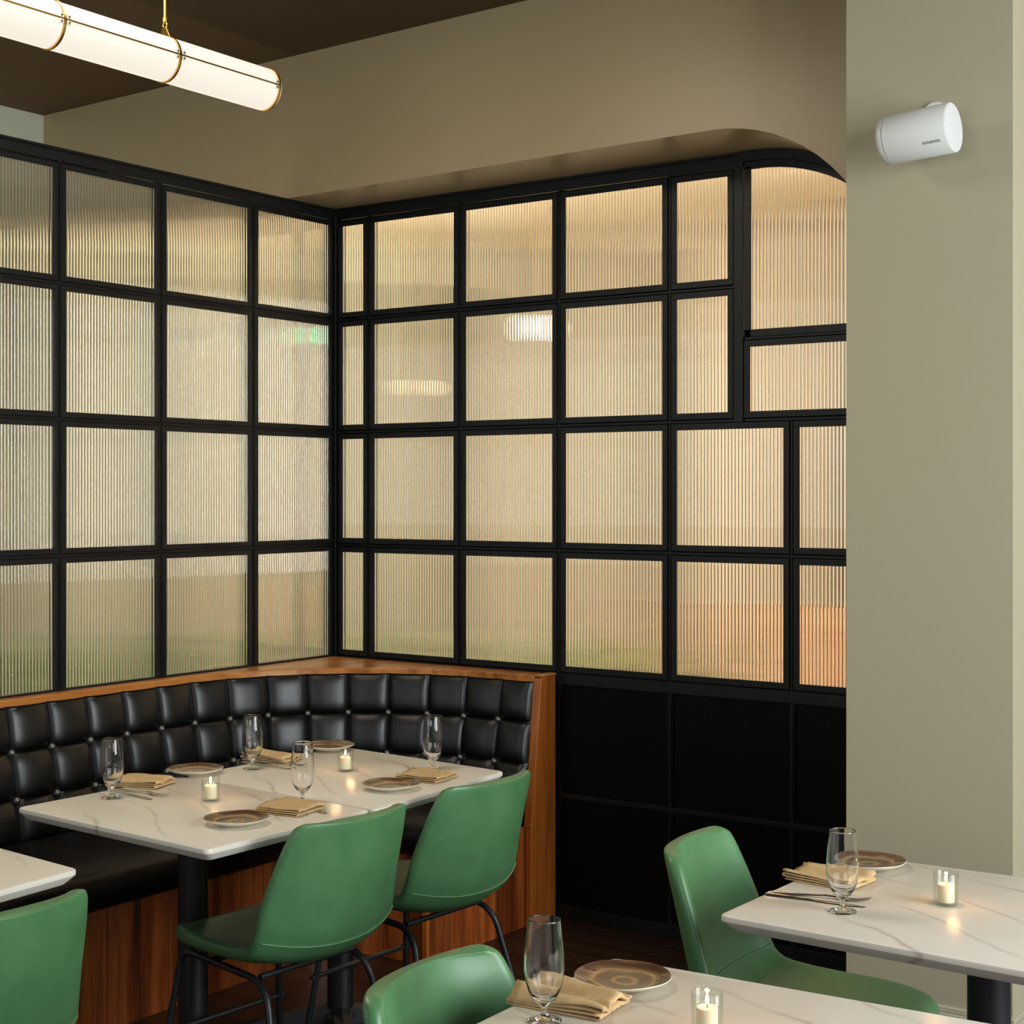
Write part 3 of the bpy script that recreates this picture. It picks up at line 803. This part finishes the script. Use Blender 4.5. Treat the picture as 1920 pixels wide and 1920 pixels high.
for i, (p, wh) in enumerate(CA):
    place(h0, i > 0, (p[0], p[1], TZ+.0004), 0, 'clear glass votive holder '+wh, 'candle holder', 'clear votive holders')
    place(c0, i > 0, (p[0], p[1], TZ+.0064), 0, 'small lit cream candle '+wh, 'candle', 'small lit candles')
    l = bpy.data.lights.new('candle_glow', 'POINT'); l.energy = .13; l.color = (1, .52, .22); l.shadow_soft_size = .004
    lo = bpy.data.objects.new('candle_glow', l); COL.objects.link(lo); lo.location = (p[0], p[1], TZ+.0064+.064)

# ---------------------------------------------------------------- pendant tube lamp
LX, LZ, LR, SEG = .853, 2.788, .064, .4035
lamp = thing('pendant_lamp', 'long glowing opal glass tube lamp with brass bands hanging from the dark ceiling', 'lamp', (LX, -1.285, LZ))
for k in range(4):
    y0 = -k*SEG; b = B()
    n = 48; vs = []
    for y, r in ((y0-.004, LR-.002), (y0-.006, LR), (y0-SEG+.006, LR), (y0-SEG+.004, LR-.002)):
        for i in range(n): a = 2*PI*i/n; vs.append((r*math.cos(a), y, r*math.sin(a)))
    fs = [tuple(range(n)), tuple(reversed(range(3*n, 4*n)))]
    for q in range(3):
        for i in range(n): fs.append((q*n+i, q*n+(i+1) % n, (q+1)*n+(i+1) % n, (q+1)*n+i))
    b.add(vs, fs); b.build('glass_shade', M['tube'], lamp)
    # slender brass rods along both sides of the segment
    b = B()
    for sx in (1, -1): b.box(sx*(LR-.002), sx*(LR+.0022), y0-SEG+.004, y0-.004, -.0022+.004, .0022+.004)
    b.build('side_rod', M['brass'], lamp, smooth=False)
for k in range(5):
    y = -k*SEG; b = B(); n = 48; vs = []
    for yy, r in ((y+.0035, LR-.004), (y+.0035, LR+.0028), (y-.0035, LR+.0028), (y-.0035, LR-.004)):
        for i in range(n): a = 2*PI*i/n; vs.append((r*math.cos(a), yy, r*math.sin(a)))
    fs = []
    for q in range(4):
        for i in range(n): fs.append((q*n+i, q*n+(i+1) % n, ((q+1) % 4)*n+(i+1) % n, ((q+1) % 4)*n+i))
    b.add(vs, fs); band = b.build('brass_band', M['brass'], lamp)
    for sy in ((-1,) if k == 0 else (-1, 1)):
        b = B(); b.box(LR-.001, LR+.002, y+sy*.012-.007, y+sy*.012+.007, -.013+.004, .013+.004); br_ = b.build('clear_bracket', M['clearplastic'], band, smooth=False, bev=.001)
        for dz in (-.008, .008):
            b = B(); b.tube([(LR, y+sy*.012, dz+.004), (LR+.0045, y+sy*.012, dz+.004)], .0026, 8)
            s_ = b.build('screw', M['screw'], band)
    if k >= 1:
        b = B(); b.prism([(-.024, LR*.93), (.024, LR*.93), (.006, LR+.030), (-.006, LR+.030)], lambda p: (p[0], y-.003, p[1]), lambda p: (p[0], y+.003, p[1])); b.build('hanger_plate', M['brass'], band, smooth=False, bev=.001)
        b = B(); ring = [(.0075*math.sin(a), y, LR+.034+.0095*math.cos(a)) for a in [2*PI*i/16 for i in range(16)]]; b.tube(ring, .0022, 6, closed=True); b.build('ring_link', M['brass'], lamp)
        b = B(); b.tube([(0, y, LR+.042), (0, y, 3.25-LZ)], .0055, 12); b.lathe([(.0085, LR+.042), (.0085, LR+.055)], 12, (0, y, 0)); b.build('hanging_rod', M['brass'], lamp)
# rounded end cap
b = B(); n = 48; vs = []; st = [(0.003, LR-.001), (.012, LR-.004), (.020, LR-.012), (.026, LR-.025), (.029, LR-.045), (.030, .001)]
for yy, r in st:
    for i in range(n): a = 2*PI*i/n; vs.append((r*math.cos(a), yy, r*math.sin(a)))
fs = []
for q in range(len(st)-1):
    for i in range(n): fs.append((q*n+i, q*n+(i+1) % n, (q+1)*n+(i+1) % n, (q+1)*n+i))
b.add(vs, fs); b.build('end_cap', M['tube'], lamp)

# ---------------------------------------------------------------- wall speaker
SC = Vector((2.709, -.712, 2.513)); SL, SR = .195, .066
spk = thing('wall_speaker', 'white cylindrical loudspeaker mounted on the grey pillar', 'speaker', SC)
AX = Vector((.995, -.04, .05)).normalized(); UP = (Vector((0, 0, 1))-AX*AX.z).normalized(); FR = AX.cross(UP)   # FR faces the room
if FR.y > 0: FR = -FR
def ring(t, r, n=56): return [AX*t+(FR*math.cos(2*PI*i/n)+UP*math.sin(2*PI*i/n))*r for i in range(n)]
def rev(st, caps=(0, 1), n=56):
    b = B(); vs = []
    for t, r in st: vs += ring(t, r, n)
    fs = []
    for q in range(len(st)-1):
        for i in range(n): fs.append((q*n+i, q*n+(i+1) % n, (q+1)*n+(i+1) % n, (q+1)*n+i))
    if caps[0]: fs.append(tuple(range(n)))
    if caps[1]: fs.append(tuple(reversed(range((len(st)-1)*n, len(st)*n))))
    b.add(vs, fs); return b
h = SL/2
rev([(-h+.0205, SR-.002), (-h+.021, SR), (h-.0015, SR), (h, SR-.0012), (h, SR-.003)]).build('body', M['white'], spk, ang=50)
rev([(-h, SR-.012), (-h+.001, SR-.006), (-h+.004, SR-.002), (-h+.009, SR), (-h+.0185, SR), (-h+.019, SR-.002)]).build('end_ring', M['white'], spk, ang=50)
rev([(h-.001, SR-.0035), (h+.0008, SR-.0035), (h+.001, SR-.005)]).build('front_grille', M['whitemesh'], spk, ang=50)
b = B(); mc = Vector((2.716, -.6005, 2.588))-SC
def yl(c, st, n=40):
    vs = []; fs = []
    for y, r in st:
        for i in range(n): a = 2*PI*i/n; vs.append(c+Vector((r*math.cos(a), y, r*math.sin(a))))
    for q in range(len(st)-1):
        for i in range(n): fs.append((q*n+i, q*n+(i+1) % n, (q+1)*n+(i+1) % n, (q+1)*n+i))
    fs += [tuple(range(n)), tuple(reversed(range((len(st)-1)*n, len(st)*n)))]
    b.add(vs, fs)
yl(mc, [(0, .034), (-.006, .034), (-.0085, .032), (-.0085, .024), (-.006, .021)])
b.build('wall_plate', M['white'], spk)
b = B(); b.tube([mc+Vector((0, -.006, 0)), mc+Vector((-.004, -.03, -.01)), mc+Vector((-.004, -.06, -.035))], .012, 16, rs=[.016, .012, .013]); b.build('ball_arm', M['white'], spk)
# embossed lettering
tc = bpy.data.curves.new('t', 'FONT'); tc.body = 'SONOS'; tc.size = .0108; tc.extrude = .0006; tc.align_x = 'CENTER'; tc.align_y = 'CENTER'; tc.space_character = 1.5; tc.offset = .0002
to = bpy.data.objects.new('t', tc); COL.objects.link(to); bpy.context.view_layer.update()
me = bpy.data.meshes.new_from_object(to.evaluated_get(bpy.context.evaluated_depsgraph_get())); bpy.data.objects.remove(to)
ph = math.radians(38); N_ = FR*math.cos(ph)-UP*math.sin(ph); T_ = (FR*math.sin(ph)+UP*math.cos(ph))
for v_ in me.vertices:
    x, y, z = v_.co; a = ph-y/SR
    v_.co = AX*(h-.040+x)+(FR*math.cos(a)-UP*math.sin(a))*(SR+.0002+max(z, 0)*1.6)
me.materials.clear(); M['letter'] = mat('grey_lettering', L(165, 167, 161), .4); me.materials.append(M['letter'])
lo = bpy.data.objects.new('lettering', me); COL.objects.link(lo); lo.parent = spk

# ---------------------------------------------------------------- seen blurred through the fluted glass
GP = [(.87, .13, 2.18), (.22, .16, 1.98)]
def globe(loc, r, m, label, cat, rod=True):
    t = thing('globe_lamp', label, cat, loc)
    b = B(); b.lathe([(max(.0005, r*math.sin(PI*i/16)), -r*math.cos(PI*i/16)) for i in range(17)], 24); b.build('globe', m, t)
    if rod: b = B(); b.tube([(0, 0, r), (0, 0, 2.92-loc[2])], .006, 8); b.build('stem', M['brass'], t)
    return t
globe(GP[0], .05, M['globe'], 'bright globe lamp blurred behind the third pane right of the corner, in the second row', 'lamp')
globe(GP[1], .032, M['dimglobe'], 'small dim globe lamp blurred behind the second pane right of the corner', 'lamp')
t = thing('exit_light', 'small green glowing light blurred behind the last pane left of the corner', 'light', (-.12, .035, 2.20))
b = B(); b.box(-.012, .0, -.05, .05, -.04, .04); b.build('housing', M['white'], t, bev=.004)
b = B(); b.box(0, .006, -.04, .04, -.03, .03); b.build('lit_face', M['greenled'], t)
b = B(); b.tube([(-.006, 0, .04), (-.006, 0, 2.92-2.20)], .004, 8); b.build('stem', M['black'], t)
def planter(x, y, lx, ly, hz, label, n=420, seed=1):
    random.seed(seed); t = thing('planter_box', label, 'planter', (x, y, 0))
    b = B(); b.box(-lx/2, lx/2, -ly/2, ly/2, 0, .56); b.build('box', M['terracotta'], t, smooth=False, bev=.01)
    b = B()
    for _ in range(n):
        p = Vector((random.uniform(-lx/2, lx/2), random.uniform(-ly/2, ly/2), random.uniform(.54, hz*(.8+.2*random.random()))))
        d = Vector((random.gauss(0, 1), random.gauss(0, 1), random.gauss(.6, .6))).normalized(); s_ = d.cross(Vector((0, 0, 1))+d*.01).normalized()*.022
        l_ = random.uniform(.05, .10); b.add([p, p+d*l_*.5+s_, p+d*l_, p+d*l_*.5-s_], [(0, 1, 2, 3)])
    b.build('foliage', M['leaf'], t, smooth=False)
planter(-1.25, .35, .3, 1.3, .90, 'planter of green foliage blurred behind the lower panes left of the corner', 700, 3)
planter(.35, 1.0, 1.1, .3, .93, 'planter of green foliage blurred behind the lower panes right of the corner', 600, 5)
t = thing('wooden_bench', 'pale wooden bench blurred behind the lowest right-hand fluted panes', 'bench', (2.0, 1.5, 0))
b = B(); b.box(-.95, .95, -.22, .22, .42, .47); b.build('seat', M['benchwood'], t, bev=.005)
b = B(); b.box(-.95, .95, .20, .25, .47, 1.05); b.build('backrest', M['benchwood'], t, bev=.005)
for sx in (-.85, .85):
    b = B(); b.box(sx-.03, sx+.03, -.2, .22, 0, .42); b.build('leg', M['benchwood'], t)
